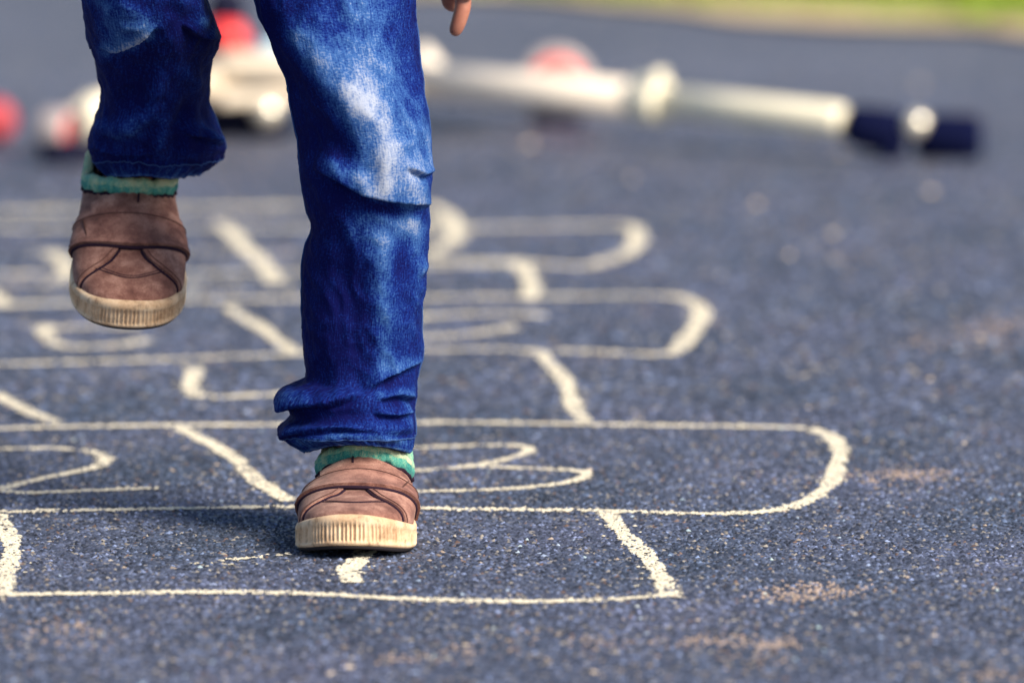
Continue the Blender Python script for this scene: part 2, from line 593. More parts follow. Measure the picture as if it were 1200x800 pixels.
LN = [
    [[(-60, 700), (120, 696), (260, 694), (380, 697), (480, 703), (600, 706), (700, 704), (790, 697)]],
    [[(713, 600), (735, 628), (762, 662), (790, 697)]],
    [[(0, 602), (7, 622), (11, 645), (8, 672), (12, 697)]],
    # second row: a wide box of two with a round end
    [[(-180, 603), (-390, 603), (-440, 590), (-462, 560), (-440, 528), (-390, 513), (-180, 508), (0, 503), (200, 499), (330, 498), (500, 496), (700, 498), (850, 500), (930, 502), (962, 508), (978, 520), (985, 535), (981, 556), (966, 573), (938, 590), (900, 600), (820, 603), (715, 600), (500, 596), (335, 595), (150, 598), (0, 600), (-180, 603)]],
    [[(212, 502), (265, 533), (300, 560), (335, 588)]],
    # third: single
    [[(-110, 431), (0, 428), (180, 422), (350, 416), (490, 411), (600, 410), (635, 413)]],
    [[(635, 413), (655, 440), (672, 470), (685, 495)]],
    [[(-90, 432), (-40, 450), (0, 467), (65, 496)]],
    # fourth: double
    [[(-110, 431), (-215, 428), (-262, 400), (-240, 374), (-150, 362), (0, 357), (200, 353), (400, 350), (600, 349), (760, 347), (800, 350), (822, 362), (815, 380), (805, 400), (790, 414), (760, 416), (700, 413), (655, 411)]],
    [[(268, 360), (305, 386), (350, 415)]],
    # fifth: single
    [[(-60, 325), (0, 322), (180, 321), (345, 320), (500, 312), (610, 310)]],
    [[(602, 306), (622, 326), (618, 352)]],
    [[(-60, 322), (-20, 340), (6, 360)]],
    # sixth: double, and the round home above it
    [[(-60, 325), (-135, 312), (-165, 290), (-120, 272), (0, 268), (250, 268), (500, 268), (700, 265), (738, 266), (750, 278), (738, 294), (712, 306), (680, 313), (600, 308), (490, 305)]],
    [[(255, 262), (290, 292), (325, 332)]],
    [[(-40, 250), (150, 246), (350, 243), (480, 240), (520, 250), (534, 264), (528, 285), (505, 298)]],
]
for st in LN:
    far = st[0][len(st[0]) // 2][1] < 380
    chalk('chalk_line', st, 0.0112 if not far else 0.0145, 1.0)
chalk('numeral_one', [[(412, 664), (414, 683)], [(440, 625), (430, 640), (412, 670)]], 0.012)
chalk('numeral_one_flag', [[(268, 656), (300, 653), (338, 649)]], 0.008, 0.45)
chalk('numeral_two', [[(-40, 533), (0, 527), (80, 527), (118, 535), (112, 547), (50, 562), (8, 573), (20, 578), (70, 577), (185, 573)]], 0.0090, 0.8)
chalk('numeral_three', [[(470, 526), (560, 523), (610, 523), (624, 529), (595, 539), (540, 548), (480, 553)], [(540, 546), (610, 549), (675, 552), (690, 557), (665, 566), (600, 573), (478, 577)]], 0.0090, 0.8)
chalk('numeral_four', [[(226, 431), (226, 455), (238, 465), (280, 465), (340, 462)]], 0.013, 0.9)
chalk('numeral_five', [[(55, 382), (52, 395), (75, 407), (130, 406), (172, 399)], [(52, 386), (110, 384), (165, 384)]], 0.014, 0.7)
chalk('numeral_six', [[(640, 370), (570, 368), (490, 373), (465, 385), (490, 396), (560, 392), (603, 383)]], 0.014, 0.9)
chalk('numeral_seven', [[(60, 296), (75, 308), (72, 330)]], 0.014, 0.7)
# rubbed chalk dust left of the far boxes
for sm_ in (chalk('chalk_smudge', [[(0, 247), (350, 243)], [(0, 335), (350, 335)], [(30, 300), (350, 296)]], 0.05, 0.10, 0.9, 0.5),
            chalk('chalk_smudge', [[(495, 255), (530, 275)], [(495, 290), (530, 292)]], 0.05, 0.22, 0.9, 0.4),
            chalk('chalk_smudge', [[(235, 658), (275, 666)]], 0.03, 0.06, 0.8, 0.5)):
    tag(sm_, kind='stuff')

# ------------------------------------------------------------------ grit and sand
spots = [(1078, 100, 5), (1090, 226, 5), (850, 395, 4), (1150, 396, 5), (820, 440, 4), (838, 450, 3), (948, 478, 3), (1090, 445, 4), (410, 782, 4), (387, 790, 4), (695, 788, 4), (1095, 745, 3.5), (300, 570, 3),
         (925, 300, 4), (975, 275, 5), (690, 552, 4), (1165, 690, 3), (1130, 520, 3.5), (200, 509, 3), (270, 563, 2.5), (500, 770, 3), (545, 756, 3), (885, 240, 4.5), (985, 180, 5), (740, 210, 4), (620, 170, 5)]
GP, GR, GC = [], [], []
for px, py, r in spots:
    g = G(px, py)
    GP.append((g.x, g.y)); GR.append(r * (0.00075 if py > 300 else 0.0012)); GC.append((0.62, 0.52, 0.42))
for i in range(520):
    g = G(random.uniform(-250, 1450), random.uniform(60, 820) if random.random() < 0.5 else random.uniform(480, 830))
    GP.append((g.x, g.y)); GR.append(random.uniform(0.0010, 0.0024))
    k = random.uniform(0.5, 1.1)
    GC.append((0.40 * k, 0.33 * k, 0.28 * k))
for cx, cy, rx, ry, N in [(1060, 556, 60, 6, 420), (1040, 560, 90, 9, 200), (960, 692, 60, 7, 420), (930, 700, 40, 6, 250), (905, 756, 35, 5, 260), (830, 750, 45, 6, 200), (1178, 385, 55, 13, 700), (1120, 400, 80, 10, 260),
                          (70, 742, 80, 14, 160), (60, 735, 60, 8, 100), (550, 762, 50, 8, 120), (470, 772, 40, 4, 70), (1170, 792, 40, 8, 120), (700, 752, 60, 8, 90), (1000, 300, 70, 10, 200), (880, 770, 70, 12, 120)]:
    for i in range(N // 3):
        g = G(cx + random.gauss(0, rx * 0.6), cy + random.gauss(0, ry * 0.65))
        GP.append((g.x, g.y)); GR.append(random.uniform(0.0008, 0.0019))
        k = random.uniform(0.6, 1.2)
        GC.append((0.40 * k, 0.31 * k, 0.265 * k))
GP, GR, GC = np.array(GP), np.array(GR), np.clip(np.array(GC), 0, 0.8)
V, F, C = cones(GP, GR, np.maximum(GR * 0.7, 0.0013), GC, k=6, base=0.0003)
grit = tri_obj('loose_sand', V, F, M_GRIT.m, None, C)
tag(grit, 'scattered tan sand and pale grit lying on the asphalt', 'sand', kind='stuff')

# ------------------------------------------------------------------ the child
person = empty('person', G(410, 640))
tag(person, 'child in blue jeans and brown strap shoes hopping on one foot', 'person')
POFF = Vector(person.location)


def pobj(name, V, F, mat, parent=None, smooth=True):
    """an object built in world places, parented to the child"""
    V = [Vector(v) - POFF for v in V]
    return mesh_obj(name, V, F, mat, parent or person, smooth)


# ---- shoes -------------------------------------------------------
SL = 0.165
SW = 0.0378


def half_w(s, side):
    """half width of the sole at s (0 toe .. 1 heel); side +1 / -1"""
    s = min(max(s, 0.0), 1.0)
    a = 0.33
    if s < a:
        w = SW * (1 - (1 - s / a) ** 2.25) ** (1 / 2.25)
    elif s < 0.80:
        t = (s - a) / (0.80 - a)
        w = SW + (0.0310 - SW) * (t * t * (3 - 2 * t))
        w -= 0.0015 * math.sin(math.pi * t)
    else:
        t = (s - 0.80) / 0.20
        w = 0.0310 * max(0.0, 1 - t ** 2.3) ** (1 / 2.3)
    return w


def outline(nu, inset=0.0):
    """closed outline starting at the toe, evenly spread along its length"""
    raw = []
    for i in range(1200):
        ph = 2 * math.pi * i / 1200
        s = (1 - math.cos(ph)) / 2
        sd = 1 if ph < math.pi else -1
        raw.append((sd * half_w(s, sd), s * SL))
    raw = np.array(raw)
    seg = np.linalg.norm(np.diff(np.vstack([raw, raw[:1]]), axis=0), axis=1)
    cum = np.concatenate([[0], np.cumsum(seg)])
    tt = np.linspace(0, cum[-1], nu, endpoint=False)
    ext = np.vstack([raw, raw[:1]])
    P = np.stack([np.interp(tt, cum, ext[:, 0]), np.interp(tt, cum, ext[:, 1])], -1)
    if inset:
        T = np.roll(P, -1, 0) - np.roll(P, 1, 0)
        T /= np.linalg.norm(T, axis=1)[:, None]
        Nn = np.stack([T[:, 1], -T[:, 0]], -1)
        P = P - Nn * (inset if np.isscalar(inset) else inset[:, None])
    return P


def spring(y):
    s = np.asarray(y) / SL
    return 0.007 * np.clip(1 - s / 0.34, 0, 1) ** 2 + 0.003 * np.clip((s - 0.85) / 0.15, 0, 1) ** 2


def make_shoe(mat_w, sign):
    """a strap shoe; local x right, y back from the toe, z up; sign -1 mirrors"""
    root = bpy.data.objects.new('shoe', None)
    root.empty_display_size = 0.03
    col.objects.link(root)
    root.parent = person
    root.matrix_world = mat_w
    root.matrix_local = Matrix.Translation(-POFF) @ mat_w

    def add(name, V, F, mat, parent=None, smooth=True):
        V = [(v[0] * sign, v[1], v[2]) for v in V]
        F = [tuple(reversed(f)) for f in F] if sign < 0 else F
        o = mesh_obj(name, V, F, mat, root if parent is None else parent, smooth)
        return o

    # sole wall with ribs round the toe
    nu = 1300
    O = outline(nu)
    T = np.roll(O, -1, 0) - np.roll(O, 1, 0)
    T /= np.linalg.norm(T, axis=1)[:, None]
    Nn = np.stack([T[:, 1], -T[:, 0]], -1)
    sp = spring(O[:, 1])
    u = np.arange(nu) / nu
    ud = np.minimum(u, 1 - u)
    ribmask = np.clip((0.20 - ud) / 0.03, 0, 1)
    rib = (0.5 + 0.5 * np.cos(2 * np.pi * u * 150 + 0.5 * np.sin(u * 310))) ** 0.7 * (0.75 + 0.25 * np.sin(u * 173) + 0.15 * np.sin(u * 421))
    hs = 0.0165 + 0.0055 * np.clip(1 - O[:, 1] / 0.045, 0, 1)
    rows = []
    for f, off, rb in [(0.10, -0.0030, 0), (0.12, -0.0006, 0), (0.18, 0.0004, 0), (0.24, 0.0006, 0), (0.28, 0.0003, 1), (0.40, 0.0006, 1), (0.55, 0.0006, 1), (0.70, 0.0004, 1), (0.76, 0.0006, 0),
                       (0.86, 0.0006, 0), (0.95, 0.0000, 0), (1.0, -0.0010, 0), (1.0, -0.0060, 0)]:
        o2 = O + Nn * (off - rb * 0.0015 * rib * ribmask)[:, None]
        rows.append(np.concatenate([o2, (sp + hs * f)[:, None]], 1))
    V = np.vstack(rows)
    add('sole', V, grid_faces(len(rows), nu), M_SOLE.m)
    # dark tread under it
    nu2 = 200
    O2 = outline(nu2)
    T2 = np.roll(O2, -1, 0) - np.roll(O2, 1, 0)
    T2 /= np.linalg.norm(T2, axis=1)[:, None]
    N2 = np.stack([T2[:, 1], -T2[:, 0]], -1)
    sp2 = spring(O2[:, 1])
    rows = []
    for z, off in [(0.0024, -0.0030), (0.0022, -0.0010), (0.0008, -0.0014), (0.0, -0.0040)]:
        rows.append(np.concatenate([O2 + N2 * off, (sp2 + z)[:, None]], 1))
    V = np.vstack(rows)
    F = grid_faces(len(rows), nu2)
    F = [tuple(reversed(f)) for f in F]
    F.append(tuple(3 * nu2 + i for i in range(nu2)))
    add('outsole', V, F, M_OUT.m)

    # upper: from the sole's edge to the collar opening
    nu3, nv = 160, 40
    B = outline(nu3, 0.0030)
    cen = np.array([0.0, 0.127])
    ang = np.arctan2(B[:, 0] - cen[0], -(B[:, 1] - cen[1]))       # 0 towards the toe
    # spread the opening's points evenly by the outline's index
    ia = np.linspace(0, 2 * np.pi, nu3, endpoint=False)
    ia = 0.55 * ia + 0.45 * np.unwrap(ang)
    front = np.clip(np.cos(ia), 0, 1)
    rear = np.clip(-np.cos(ia), 0, 1)
    Cx = 0.0285 * np.sin(ia)
    Cy = cen[1] - 0.030 * np.cos(ia)
    Cz = 0.035 + 0.0165 * front ** 1.1 + 0.024 * rear ** 1.1
    zb = spring(B[:, 1]) + 0.0155 + 0.0055 * np.clip(1 - B[:, 1] / 0.045, 0, 1)
    P0 = np.stack([B[:, 0], B[:, 1], zb], -1)
    P3 = np.stack([Cx, Cy, Cz], -1)
    sfr = np.clip(1 - B[:, 1] / 0.085, 0, 1)
    P1 = P0 + np.stack([np.sin(ia) * 0.002, -np.cos(ia) * 0.001, 0.015 - 0.007 * sfr], -1)
    dirn = np.stack([np.sin(ia), -np.cos(ia)], -1)
    b = 0.005 + 0.040 * front ** 2
    P2 = P3 + np.concatenate([dirn * b[:, None], -(0.009 + 0.011 * front)[:, None]], 1)
    vv = np.linspace(0, 1, nv)
    rows = []
    for t in vv:
        rows.append((1 - t) ** 3 * P0 + 3 * (1 - t) ** 2 * t * P1 + 3 * (1 - t) * t * t * P2 + t ** 3 * P3)
    rows = np.array(rows)
    # creases across the toe where the shoe bends, softly dented
    X, Y, Z = rows[..., 0], rows[..., 1], rows[..., 2]
    rows[..., 2] += 0.0007 * np.sin(Y * 420 + X * 60) * np.exp(-((Y - 0.040) / 0.014) ** 2) * np.clip((Z - 0.03) / 0.01, 0, 1)
    inner = rows[-1] + np.concatenate([-dirn * 0.004, np.full((nu3, 1), -0.012)], 1)
    allr = np.vstack([rows.reshape(-1, 3), inner])
    up = add('upper', allr, grid_faces(nv + 1, nu3), M_SUEDE.m)
    bv = BVHTree.FromPolygons([Vector(p) for p in rows.reshape(-1, 3)], grid_faces(nv, nu3))

    def surf(y, th, off):
        """the upper's skin at y, th degrees round from straight up, raised by off"""
        o_ = Vector((0, y, 0.017))
        d_ = Vector((math.sin(R(th)), 0, math.cos(R(th))))
        h_, n_, _, _ = bv.ray_cast(o_ + d_ * 0.10, -d_, 0.10)
        if h_ is None:
            h_, n_ = o_ + d_ * 0.03, d_
        if n_.dot(d_) < 0: n_ = -n_
        nn = (n_ + d_ * 0.6).normalized()
        return h_ + nn * off, nn

    def patch(name, rowsyt, thick, mat, lift=None, parent=None):
        """a raised panel over the upper; rowsyt: rows of (y, theta)"""
        nr, nc = len(rowsyt), len(rowsyt[0])
        Vt, Vb = [], []
        for i, rw in enumerate(rowsyt):
            for j, (y, th) in enumerate(rw):
                e = min(i, nr - 1 - i, j, nc - 1 - j)
                k = thick * (1.0 if e >= 1 else 0.90)
                l_ = lift(i / (nr - 1), j / (nc - 1)) if lift else 0
                Vt.append(surf(y, th, k + l_)[0])
                Vb.append(surf(y, th, -0.0012 + l_ * 0.9)[0])
        F = [tuple(reversed(f)) for f in grid_faces(nr, nc, False)]
        o_ = nr * nc
        F += [tuple(q + o_ for q in f) for f in grid_faces(nr, nc, False)]
        per = [j for j in range(nc)] + [i * nc + nc - 1 for i in range(1, nr)] + [(nr - 1) * nc + j for j in range(nc - 2, -1, -1)] + [i * nc for i in range(nr - 2, 0, -1)]
        for a_, b_ in zip(per, per[1:] + per[:1]):
            F.append((a_, b_, b_ + o_, a_ + o_))
        ob = add(name, Vt + Vb, F, mat, parent)
        fix_normals(ob)
        ob.data.set_sharp_from_angle(angle=R(38))
        return ob

    def line(name, pts, rad, mat, off=0.0004, parent=None):
        P = [surf(y, th, off)[0] for y, th in pts]
        V_, F_ = tube(P, rad, 6)
        return fix_normals(add(name, V_, F_, mat, parent))

    # side panels whose front edges curve down to the sole
    for sd in (-1, 1):
        rr = []
        for i in range(14):
            f = i / 13
            rw = []
            for j in range(26):
                g = j / 25
                th = 20 + g * 82
                ye = 0.050 - 0.022 * g ** 0.8 - 0.004 * math.sin(g * math.pi)
                rw.append((ye + (0.092 - ye) * f, sd * th))
            rr.append(rw)
        q = patch('side_panel', rr, 0.0016, M_SUEDE.m)
        line('seam', [(0.0492 - 0.022 * (j / 25) ** 0.8 - 0.004 * math.sin(j / 25 * math.pi), sd * (19 + j / 25 * 75)) for j in range(26)], 0.0010, M_DARKLINE.m, 0.0000)
        line('stitch', [(0.0528 - 0.022 * (j / 25) ** 0.8 - 0.004 * math.sin(j / 25 * math.pi), sd * (23 + j / 25 * 70)) for j in range(26)], 0.0003, M_STITCH.m, 0.0018)
    # toe cap seam
    line('toe_seam', [(0.0235 + 0.014 * abs(k / 20) ** 2.4, k / 20 * 62) for k in range(-20, 21)], 0.00042, M_DARKLINE.m, 0.0001)
    line('toe_seam', [(0.0255 + 0.014 * abs(k / 20) ** 2.4, k / 20 * 60) for k in range(-20, 21)], 0.00028, M_DARKLINE.m, 0.0001)
    # the strap, its front edge lifted a little, a tab at one end
    rr = []
    for i in range(16):
        f = i / 15
        rw = []
        for j in range(44):
            g = j / 43
            th = -104 + g * 196
            rnd = 0.5 * max(0, (0.07 - g) / 0.07) ** 2
            y0, y1 = 0.0510 + 0.022 * (abs(th) / 100) ** 2, 0.0820 + 0.012 * (abs(th) / 100) ** 2
            m_ = (y0 + y1) / 2
            rw.append((m_ + (y0 - m_ + (y1 - y0) * f) * (1 - rnd), th))
        rr.append(rw)
    st = patch('strap', rr, 0.0026, M_STRAP.m, lambda a_, b_: 0.0022 * (1 - a_) ** 2)
    line('stitch', [(0.0550 + 0.022 * (abs(t) / 100) ** 2, t) for t in range(-92, 84, 4)], 0.0003, M_STITCH.m, 0.0040)
    line('stitch', [(0.0600 + k * 0.0024, 56) for k in range(10)], 0.0005, M_STITCH.m, 0.0036)
    line('strap_front_shade', [(0.0496 + 0.022 * (abs(t) / 100) ** 2, t) for t in range(-96, 90, 4)], 0.0013, M_DARKLINE.m, 0.0016)  # dark tube painting the shadow under the strap's front edge
    line('strap_back_shade', [(0.0826 + 0.012 * (abs(t) / 100) ** 2, t) for t in range(-96, 90, 4)], 0.0007, M_DARKLINE.m, 0.0008)  # dark tube painting the shaded gap behind the strap
    line('stitch', [(0.0790 + 0.012 * (abs(t) / 100) ** 2, t) for t in range(-92, 84, 4)], 0.0003, M_STITCH.m, 0.0029)
    # tongue between strap and collar
    rr = [[(0.082 + 0.0135 * i / 8, -46 + j * 92 / 18) for j in range(19)] for i in range(9)]
    patch('tongue', rr, 0.0026, M_SUEDE.m)
    line('tongue_slit', [(0.0950 - k * 0.0012, -8) for k in range(7)], 0.0007, M_DARKLINE.m, 0.0027)
    # padded collar: a teal roll folded over the opening with a pale edge
    ring = [Vector(p) for p in P3]

    def roll(name, dz, dout, ru, rv, mat, sel=None):
        V_, nk = [], 12
        for i in range(nu3):
            up_ = Vector((0, 0.10, 1)).normalized()
            ou = Vector((dirn[i, 0], dirn[i, 1], 0))
            c_ = ring[i] + up_ * dz + ou * dout
            wv = 1 + 0.14 * math.sin(i * 0.21) + 0.10 * math.sin(i * 0.47 + 1) + 0.04 * math.sin(i * 1.3)
            c_ = c_ + ou * (0.0005 * math.sin(i * 0.9) + 0.0003 * math.sin(i * 2.3)) + up_ * (0.0006 * math.sin(i * 0.33 + 2))
            for k in range(nk):
                a_ = 2 * math.pi * k / nk
                V_.append(c_ + ou * (ru * math.cos(a_)) + up_ * (rv * wv * math.sin(a_)))
        F_ = [tuple(q) for q in grid_faces(nu3, nk)]
        F_ += [((nu3 - 1) * nk + k, (nu3 - 1) * nk + (k + 1) % nk, (k + 1) % nk, k) for k in range(nk)]
        return fix_normals(add(name, V_, F_, mat))

    roll('collar', 0.0036, -0.0002, 0.0036, 0.0058, M_TEAL.m)
    roll('collar_edge', 0.0068, 0.0001, 0.0033, 0.0034, M_TRIM.m)
    roll('collar_seam', -0.0018, 0.0010, 0.0022, 0.0018, M_DARKLINE.m)
    return root


toe = G(410, 657)
mw = Matrix.Translation(toe) @ Matrix.Rotation(R(-3), 4, 'Z')
shoeL = make_shoe(mw, 1)
toeR = at(151, 379, 4.40)
al = R(28)
mw2 = Matrix.Translation(toeR) @ Matrix.Rotation(R(5), 4, 'Z') @ Matrix.Rotation(R(3), 4, 'Y') @ Matrix.Rotation(al, 4, 'X') @ Matrix.Translation((0, 0, -0.0135))
shoeR = make_shoe(mw2, -1)
ankL = mw @ Vector((0, 0.126, 0.05))
ankR = mw2 @ Vector((0, 0.126, 0.05))
DEN = M_DENIM.m


# ---- jeans -------------------------------------------------------
def poly_dist(qx, qy, pts):
    """signed pixel distance to a polyline (positive below / right of travel) and place along it"""
    best = np.full(qx.shape, 1e9); sgn = np.zeros(qx.shape); along = np.zeros(qx.shape)
    tot = sum(math.hypot(b[0] - a[0], b[1] - a[1]) for a, b in zip(pts, pts[1:]))
    run = 0
    for a, b in zip(pts, pts[1:]):
        dx, dy = b[0] - a[0], b[1] - a[1]
        L = math.hypot(dx, dy)
        t = ((qx - a[0]) * dx + (qy - a[1]) * dy) / (L * L)
        tc = np.clip(t, 0, 1)
        ex, ey = qx - (a[0] + tc * dx), qy - (a[1] + tc * dy)
        dd = np.hypot(ex, ey)
        s_ = np.sign(dx * (qy - a[1]) - dy * (qx - a[0]))
        m = dd < best
        best = np.where(m, dd, best); sgn = np.where(m, s_, sgn); along = np.where(m, (run + tc * L) / tot, along)
        run += L
    return best, sgn, along


def leg_mesh(rows, Ycurve, depth_ratio, folds, wear_shades, base_wear, seed, sec_pow=2.15, rowstep=0.0011, arch_h=0.0105):
    """rows: (pixel y, left x, right x); Ycurve: (pixel y, distance) of the leg's axis"""
    rows = sorted(rows)
    py = np.array([r[0] for r in rows], float)
    yy = np.array([c[0] for c in Ycurve], float)
    yv = np.array([c[1] for c in Ycurve], float)
    n_r = int((py[-1] - py[0]) / 1870 / rowstep)
    q = np.linspace(py[0], py[-1], n_r)

    def sm(a):
        k = np.array([1, 2, 3, 2, 1], float); k /= k.sum()
        return np.convolve(np.pad(a, 2, mode='edge'), k, 'valid')
    lx = np.interp(q, py, [r[1] for r in rows]); rx = np.interp(q, py, [r[2] for r in rows])
    for _ in range(1):
        lx, rx = sm(lx), sm(rx)
    Y = np.interp(q, yy, yv)
    for _ in range(30):
        Y = sm(Y)
    dr = np.interp(q, [d_[0] for d_ in depth_ratio], [d_[1] for d_ in depth_ratio])
    nu = 170
    th = np.linspace(0, 2 * np.pi, nu, endpoint=False)
    ct, st_ = np.cos(th), np.sin(th)
    ex = 2 / sec_pow
    cx_, sy_ = np.sign(ct) * np.abs(ct) ** ex, np.sign(st_) * np.abs(st_) ** ex
    Vg = np.zeros((n_r, nu, 3))
    for i in range(n_r):
        pl, pr = at(lx[i], q[i], Y[i]), at(rx[i], q[i], Y[i])
        c_ = (pl + pr) / 2
        hw = (pr.x - pl.x) / 2
        Vg[i, :, 0] = c_.x + hw * cx_
        Vg[i, :, 1] = c_.y + 0.082 * 0.5 * dr[i] * sy_ * (0.6 + 0.4 * hw / 0.041)
        Vg[i, :, 2] = c_.z
    def normals(A):
        du = np.roll(A, -1, 1) - np.roll(A, 1, 1)
        dv = np.gradient(A, axis=0)
        N_ = np.cross(dv, du)
        N_ /= np.maximum(np.linalg.norm(N_, axis=2), 1e-12)[..., None]
        cen = A.mean(1, keepdims=True)
        s_ = np.sign(((A - cen) * N_).sum(2).mean())
        return N_ * s_
    Nn = normals(Vg)
    qx, qy = project(Vg.reshape(-1, 3))
    qx, qy = qx.reshape(n_r, nu), qy.reshape(n_r, nu)
    facing = np.clip((-Nn[..., 1] + 0.15) / 0.5, 0, 1)
    disp = np.zeros((n_r, nu))
    for f in folds:
        kind, pts, A = f[0], f[1], f[2] * 0.0015
        dd, sg, al_ = poly_dist(qx, qy, pts)
        endt = np.clip(np.minimum(al_, 1 - al_) / 0.22, 0, 1) if f[-1] != 'open' else 1.0
        endt = (0.15 if kind == 'ridge' else 0.0) + (0.85 if kind == 'ridge' else 1.0) * endt if f[-1] != 'open' else np.clip(al_ / 0.35, 0.0, 1) ** 1.5
        if kind == 'ridge':
            p = np.exp(-(dd / f[3]) ** 2)
        else:  # lip: cloth above hangs over the cloth below
            s_ = dd * sg
            wa, wb = f[3], f[4]
            upv = np.exp(-np.clip(-s_, 0, None) / wa) * (s_ <= 0)
            lo = (-0.85 * np.exp(-np.clip(s_ - 3, 0, None) / wb)) * (s_ > 0)
            tr = np.clip((s_ + 3) / 6.0, 0, 1)
            tr = tr * tr * (3 - 2 * tr)
            p = np.where(np.abs(s_) < 3, 1 - tr * 1.85, upv + lo)
        disp += A * p * endt * facing
    r_ = np.random.default_rng(seed)
    zz = q[:, None] / 1870
    for k in range(16):                      # soft random creasing all round
        fz = r_.uniform(20, 110); ft = r_.integers(1, 6); ph = r_.uniform(0, 6.28); sl = r_.uniform(-1, 1)
        wob_ = np.sin(zz * r_.uniform(10, 40) + th[None] * r_.integers(1, 3) + ph)
        s_ = np.sin(zz * fz + ft * sl * 1.5 * np.sin(th[None] + ph) + wob_ * 1.6 + ph)
        disp += 0.00050 * (np.abs(s_) ** 1.5 * np.sign(s_)) * (0.4 + 0.6 * (0.5 + 0.5 * np.sin(th[None] * 2 + ph)))
    flat_ = Vg.reshape(-1, 3)
    wr1 = np.array([mnoise.noise((p[0] * 62 + seed, p[1] * 62, p[2] * 48 + p[0] * 25)) for p in flat_]).reshape(n_r, nu)
    wr2 = np.array([mnoise.noise((p[0] * 130 + seed, p[1] * 130, p[2] * 95 - p[0] * 40 + 7)) for p in flat_]).reshape(n_r, nu)
    crease = (1 - np.abs(wr1) * 2.2).clip(-0.2, 1) - 0.45
    crease2 = (1 - np.abs(wr2) * 2.2).clip(-0.2, 1) - 0.45
    disp += 0.0013 * crease + 0.0005 * crease2
    # back of the knee and calf: cross folds out of the camera's view
    backw = np.clip(Nn[..., 1], 0, 1)
    disp += 0.0022 * backw * np.sin(zz * 260 + 1.5 * np.sin(th[None] * 2))
    Vd = Vg + Nn * disp[..., None]
    arch = np.clip((q - (q[-1] - 40)) / 40, 0, 1)[:, None] ** 1.5 * np.clip(-st_, 0, 1)[None] ** 1.5
    Vd[..., 2] += arch_h * arch
    # hem: turned up double, with a stitched line, then back inside
    hem_rows = int(0.013 / rowstep)
    hb = np.zeros(n_r); hb[-hem_rows:] = 0.0010
    hb[-1] *= 0.6
    puck = 1 + 0.55 * np.sin(th * 47 + 3 * np.sin(th * 9))
    Vd = Vd + Nn * (hb[:, None] * puck[None])[..., None]
    cen = Vd[-1].mean(0)
    ins = [Vd[-1] * 1.0]
    for k, (f_, dz) in enumerate([(0.985, -0.0006), (0.955, 0.001), (0.945, 0.006), (0.94, 0.014), (0.93, 0.03)]):
        a_ = cen + (Vd[-1] - cen) * f_
        a_[:, 2] += dz
        ins.append(a_)
    full = np.vstack([Vd.reshape(-1, 3)] + ins[1:])
    wear_shade_v = np.full((n_r, nu), base_wear)
    for kind, pts, A, w_ in wear_shades:
        dd, sg, al_ = poly_dist(qx, qy, pts)
        wear_shade_v += A * np.exp(-(dd / w_) ** 2) * facing
    # wear and painted shade are broken up by the creases
    wear_shade_v = base_wear + (wear_shade_v - base_wear) * (0.86 + 0.36 * np.clip(crease, -0.5, 0.6) + 0.20 * crease2)
    wear_shade_v += np.clip(disp / 0.004, -0.5, 1) * 0.12            # high folds rub paler
    pk = np.sin(th * 47 + 3 * np.sin(th * 9)) * np.sin(th * 19 + 1)
    wear_shade_v[-hem_rows:] += (0.10 + 0.30 * np.clip(pk, 0, 1))[None] * np.linspace(0.3, 1, hem_rows)[:, None]
    wear_shade_v[-2:] += 0.25
    wear_shade_v[-hem_rows - 1:-hem_rows + 1] -= 0.10
    wv = np.concatenate([wear_shade_v.ravel(), np.full(nu * (len(ins) - 1), base_wear)])
    return full, grid_faces(n_r + len(ins) - 1, nu), wv, (n_r + len(ins) - 1, nu), Vd, Nn


rowsL = [(-330, 215, 492), (-240, 235, 492), (-150, 262, 490), (-70, 284, 488), (0, 300, 488), (30, 311, 489), (60, 321, 491), (100, 333, 496), (130, 341, 500), (160, 348, 504), (190, 351, 507), (210, 352, 508), (228, 355, 504), (245, 359, 502),
         (262, 366, 500), (276, 366, 499), (292, 360, 499), (320, 355, 498), (350, 353, 497), (385, 354, 494), (415, 357, 491), (435, 361, 489), (446, 359, 488), (453, 338, 488), (460, 327, 489), (470, 325, 489), (478, 333, 487), (486, 341, 488),
         (493, 335, 488), (500, 326, 487), (507, 325, 486), (514, 334, 484), (521, 345, 482), (529, 357, 479)]
foldsL = [
    ('ridge', [(330, 20), (362, 60), (400, 100), (435, 150), (455, 195), (478, 236)], 5.0, 26),
    ('ridge', [(310, 70), (345, 130), (378, 175), (400, 200)], -4.0, 30),
    ('ridge', [(465, -40), (478, 60), (488, 140)], -2.0, 16),
    ('ridge', [(365, 182), (405, 202), (440, 222)], 2.6, 13),
    ('lip', [(362, 197), (390, 209), (425, 228), (460, 236), (512, 242)], 4.2, 26, 20),
    ('lip', [(470, 196), (492, 206), (512, 200)], 2.4, 10, 7),
    ('ridge', [(448, 262), (447, 330), (452, 420)], 2.2, 18),
    ('ridge', [(398, 290), (402, 360), (420, 440)], -1.6, 22),
    ('ridge', [(490, 300), (500, 325), (492, 350)], 2.2, 8),
    ('lip', [(425, 462), (450, 445), (492, 424)], 3.4, 22, 10, 'open'),
    ('lip', [(440, 470), (465, 464), (494, 468)], 3.2, 9, 6),
    ('lip', [(436, 484), (462, 487), (492, 482)], 2.6, 7, 6),
    ('ridge', [(430, 500), (460, 503), (490, 500)], 2.0, 8),
    ('lip', [(300, 470), (335, 479), (385, 476), (425, 462)], 4.2, 16, 8),
    ('lip', [(318, 516), (350, 511), (395, 504), (440, 508)], 2.6, 14, 8),
    ('ridge', [(340, 490), (390, 490), (430, 484)], -2.4, 8),
    ('ridge', [(360, 520), (420, 512), (470, 520)], 1.4, 7),
]
